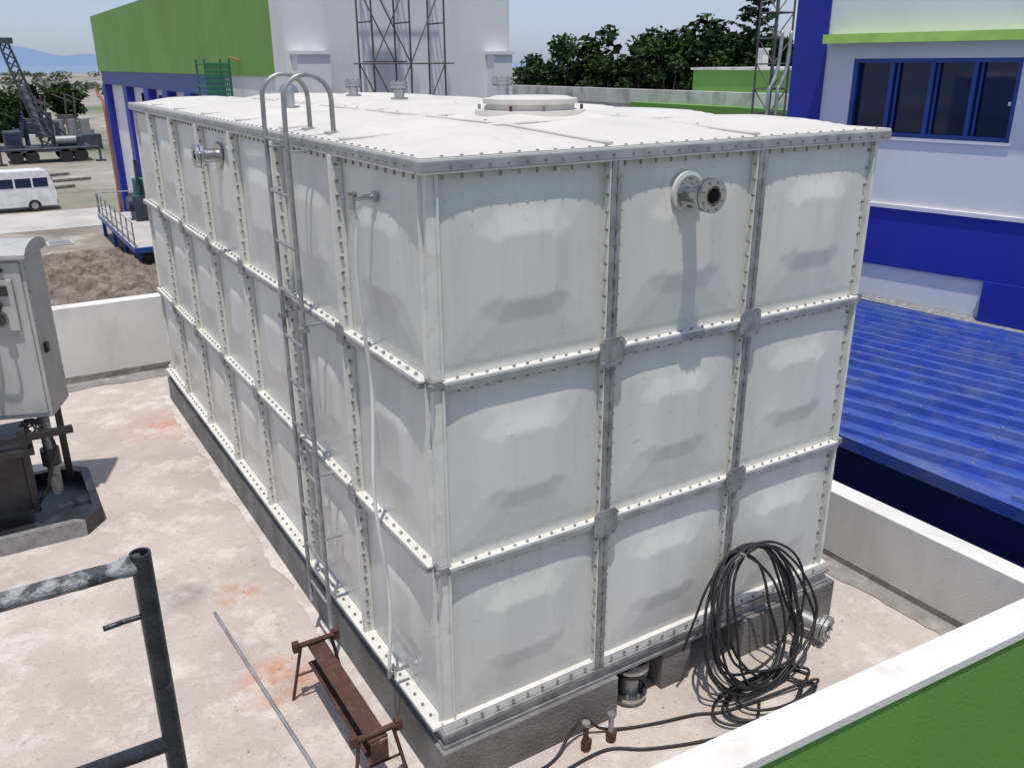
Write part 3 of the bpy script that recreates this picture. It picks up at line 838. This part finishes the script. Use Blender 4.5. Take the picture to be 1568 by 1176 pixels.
mb.box((B.x-.7,82.6,B.z-.1),(B.x+.7,83.4,B.z+.35),'rig')
mb.cyl((6.6,83,z0+1.8),A.lerp(B,.5),.10,'rig',8);mb.cyl((5.9,82.4,z0+1.4),A.lerp(B,.3),.12,'rig',8)
for x,h in ((5.4,4.0),(5.9,3.2),(3.4,3.4)): mb.cyl((x,84.6,z0+1.3),(x,84.6,z0+h),.2,'rig',10)
mb.build('rig_body_and_mast',rig)
mb=MB()
for i in range(16):
    x=6+random.uniform(-1.5,6);y=random.uniform(92,140);s_=random.uniform(.6,2.0)
    mb.box((x,y,z0),(x+s_*1.3,y+s_,z0+s_*.8),random.choice(['rig','galvd','conc','scaf','whitew','rig']))
    if i%3==0: mb.cyl((x,y,z0),(x+.3,y,z0+4.5),.12,'scaf',6);mb.cyl((x+1,y,z0+3.5),(x-1.2,y,z0+4.5),.08,'scaf',6)
for x in (7.4,8.6,9.8): mb.cyl((x,100,z0),(x,100,z0+2.6),.5,'galvd',14)
mb.build('construction_machinery')
for (x,y,l) in ((6,66,7),(5,70,5),(4.5,62,4)):
    mb=MB();mb.cyl((x-l,y,-4.3),(x,y+1.2,-4.28),.07,'scaf',6);mb.cyl((x-l,y+.4,-4.3),(x,y+1.6,-4.28),.07,'rust',6);mb.build('steel_pipes')
mb=MB()
for i in range(30):
    x=-9+.5*i;y=93+1.2*i
    mb.add([(x,y,z0),(x+.5,y+1.2,z0),(x+.5,y+1.2,z0+2.1),(x,y,z0+2.1)],[(0,1,2,3)],'fitg' if i%2 else 'whitew')
    mb.cyl((x,y+.05,z0),(x,y+.05,z0+2.15),.05,'scaf',5)
mb.build('site_hoarding_fence')

# ------------------------------------------------------------------ vegetation
def leaves(mb,c,rad,n,size,k='leaf',flat=.8):
    cx,cy,cz=c
    for _ in range(n):
        v=Vector((random.gauss(0,1),random.gauss(0,1),random.gauss(0,1))).normalized()
        rr=rad*(random.random()**.35)
        p=Vector((cx,cy,cz))+Vector((v.x*rr,v.y*rr,v.z*rr*flat))
        a=Vector((random.uniform(-1,1),random.uniform(-1,1),random.uniform(-.6,.6))).normalized()
        b=a.cross(Vector((random.uniform(-1,1),random.uniform(-1,1),random.uniform(-1,1)))).normalized()
        s_=size*random.uniform(.5,1.2)
        mb.add([p-a*s_,p-b*s_*.5,p+a*s_,p+b*s_*.5],[(0,1,2,3)],k)
def tree(mb,x,y,zb,h,w,dens=1.,size=.26):
    mb.tube([(x,y,zb),(x+.1,y,zb+h*.35),(x-.1,y+.1,zb+h*.75)],[.28,.2,.08],'bark',7)
    nc=int(16*dens)
    for q in range(6):
        t=.3+.1*q
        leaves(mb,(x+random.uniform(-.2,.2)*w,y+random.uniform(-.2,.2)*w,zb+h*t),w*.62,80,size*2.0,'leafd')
    for i in range(nc):
        a=random.uniform(0,6.28);t=random.random();zz=zb+h*(.35+.60*t)
        rr=w*math.sqrt(max(0,1-((t-.35)/.68)**2))*random.uniform(.45,.95)
        c=(x+rr*math.cos(a),y+rr*math.sin(a),zz-w*.1)
        mb.tube([(x,y,zb+h*.4),c],[.1,.03],'bark',4)
        leaves(mb,c,w*random.uniform(.26,.42),int(120),size)
mb=MB()
T_=[(34.0,50.5,8.2,1.8),(36,50,9.8,2.6),(38.2,48.5,10.6,2.9),(40,47,9.9,2.8),(41.8,45.5,10.9,2.8),(43.5,44,11.3,3.0),(45,42.5,10.6,2.8),(46.8,41,9.8,2.6),(48.5,39.5,10.4,2.8),(50.5,38,9.8,2.8),(52.5,36,10,2.8),(35.2,52.5,8.6,2.2),(42.5,48,10.3,2.8),(47.5,44,10.2,3),(31.5,53.5,7.2,1.6)]
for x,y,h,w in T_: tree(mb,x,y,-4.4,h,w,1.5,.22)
mb.build('tree_line')
mb=MB()
px,py=46.2,42.2
mb.tube([(px,py,-4.4),(px,py,2),(px+.15,py,8.4)],[.3,.2,.04],'bark',7)
for i in range(46):
    t=i/46;zz=1.0+7.4*t;a=i*2.4;L_=2.6*(1-t)**.7+.35;L_*=random.uniform(.55,1.2)
    e=Vector((px+L_*math.cos(a),py+L_*math.sin(a),zz+.35*L_))
    mb.tube([(px,py,zz),e],[.05,.015],'bark',4)
    for q in range(4):
        f_=.4+.2*q;c=Vector((px,py,zz)).lerp(e,f_);leaves(mb,c,.32,14,.2,'leafp',.5)
mb.build('pine_tree')
mb=MB()
for x,y,h,w in ((-4,98,7.5,3),(-.5,99,7.0,3),(1.0,100,6.0,2.4),(3.2,118,5.0,2.4),(-7,104,8,3.4),(8,140,5,2.5),(13,150,5,3)): tree(mb,x,y,-4.4,h,w,1.2,.34)
mb.build('tree_line')
mb=MB()
for i in range(150):
    y=random.uniform(230,900);x=random.uniform(-40,.5*y*1.6);s_=random.uniform(2.5,5)*(y/400)**.3
    for q in range(4):
        leaves(mb,(x+random.uniform(-6,6),y,-4.4+s_*.45),s_*.8,16,1.3,'farveg',.5)
mb.build('distant_shrubs')

# ------------------------------------------------------------------ light, sky, camera
w=bpy.data.worlds.new("World");scn.world=w;w.use_nodes=True
nt=w.node_tree;bg=nt.nodes['Background']
sky=nt.nodes.new('ShaderNodeTexSky');sky.sky_type='NISHITA';sky.sun_disc=False
sdir=Vector((-.13,-.22,.965)).normalized()
el=math.asin(sdir.z);az=math.atan2(sdir.x,sdir.y)
sky.sun_elevation=el;sky.sun_rotation=az%(2*math.pi);sky.air_density=1.0;sky.dust_density=1.0;sky.ozone_density=2.5
mx=nt.nodes.new('ShaderNodeMix');mx.data_type='RGBA';mx.blend_type='MULTIPLY';mx.inputs['Factor'].default_value=1;mx.inputs['B'].default_value=(.92,.97,1.14,1)
nt.links.new(sky.outputs[0],mx.inputs['A'])
tc=nt.nodes.new('ShaderNodeTexCoord');mp=nt.nodes.new('ShaderNodeMapping');mp.inputs['Scale'].default_value=(1,1,4)
nz=nt.nodes.new('ShaderNodeTexNoise');nz.inputs['Scale'].default_value=2.2;nz.inputs['Detail'].default_value=7
mr=nt.nodes.new('ShaderNodeMapRange');mr.inputs['From Min'].default_value=.30;mr.inputs['From Max'].default_value=.72;mr.inputs['To Min'].default_value=.3;mr.inputs['To Max'].default_value=.85
m2=nt.nodes.new('ShaderNodeMix');m2.data_type='RGBA';m2.inputs['B'].default_value=(4.2,4.9,6.6,1)
nt.links.new(tc.outputs['Generated'],mp.inputs['Vector']);nt.links.new(mp.outputs['Vector'],nz.inputs['Vector']);nt.links.new(nz.outputs['Fac'],mr.inputs['Value'])
nt.links.new(mr.outputs['Result'],m2.inputs['Factor']);nt.links.new(mx.outputs['Result'],m2.inputs['A'])
nt.links.new(m2.outputs['Result'],bg.inputs['Color']);bg.inputs['Strength'].default_value=.12
sl=bpy.data.lights.new('sun','SUN');sl.energy=3.7;sl.angle=R(.8);sl.color=(1,.95,.88)
so=bpy.data.objects.new('sun',sl);scn.collection.objects.link(so);so.location=(0,0,30)
so.rotation_euler=(-sdir).to_track_quat('-Z','Y').to_euler()

yaw,pitch,roll,f=0.552,0.3548,-0.0053,1324.54
fw=Vector((math.sin(yaw)*math.cos(pitch),math.cos(yaw)*math.cos(pitch),-math.sin(pitch)))
r=Vector((math.cos(yaw),-math.sin(yaw),0));u=r.cross(fw)
r2=r*math.cos(roll)+u*math.sin(roll);u2=-r*math.sin(roll)+u*math.cos(roll)
cam=bpy.data.cameras.new('camera');co=bpy.data.objects.new('camera',cam);scn.collection.objects.link(co)
m=Matrix((( r2.x,u2.x,-fw.x,-1.6771),(r2.y,u2.y,-fw.y,-3.4172),(r2.z,u2.z,-fw.z,3.3954),(0,0,0,1)))
co.matrix_world=m
cam.sensor_fit='HORIZONTAL';cam.sensor_width=36;cam.lens=36*f/1568
cam.clip_start=.05;cam.clip_end=60000
scn.camera=co
scn.view_settings.view_transform='Standard';scn.view_settings.look='None';scn.view_settings.exposure=0
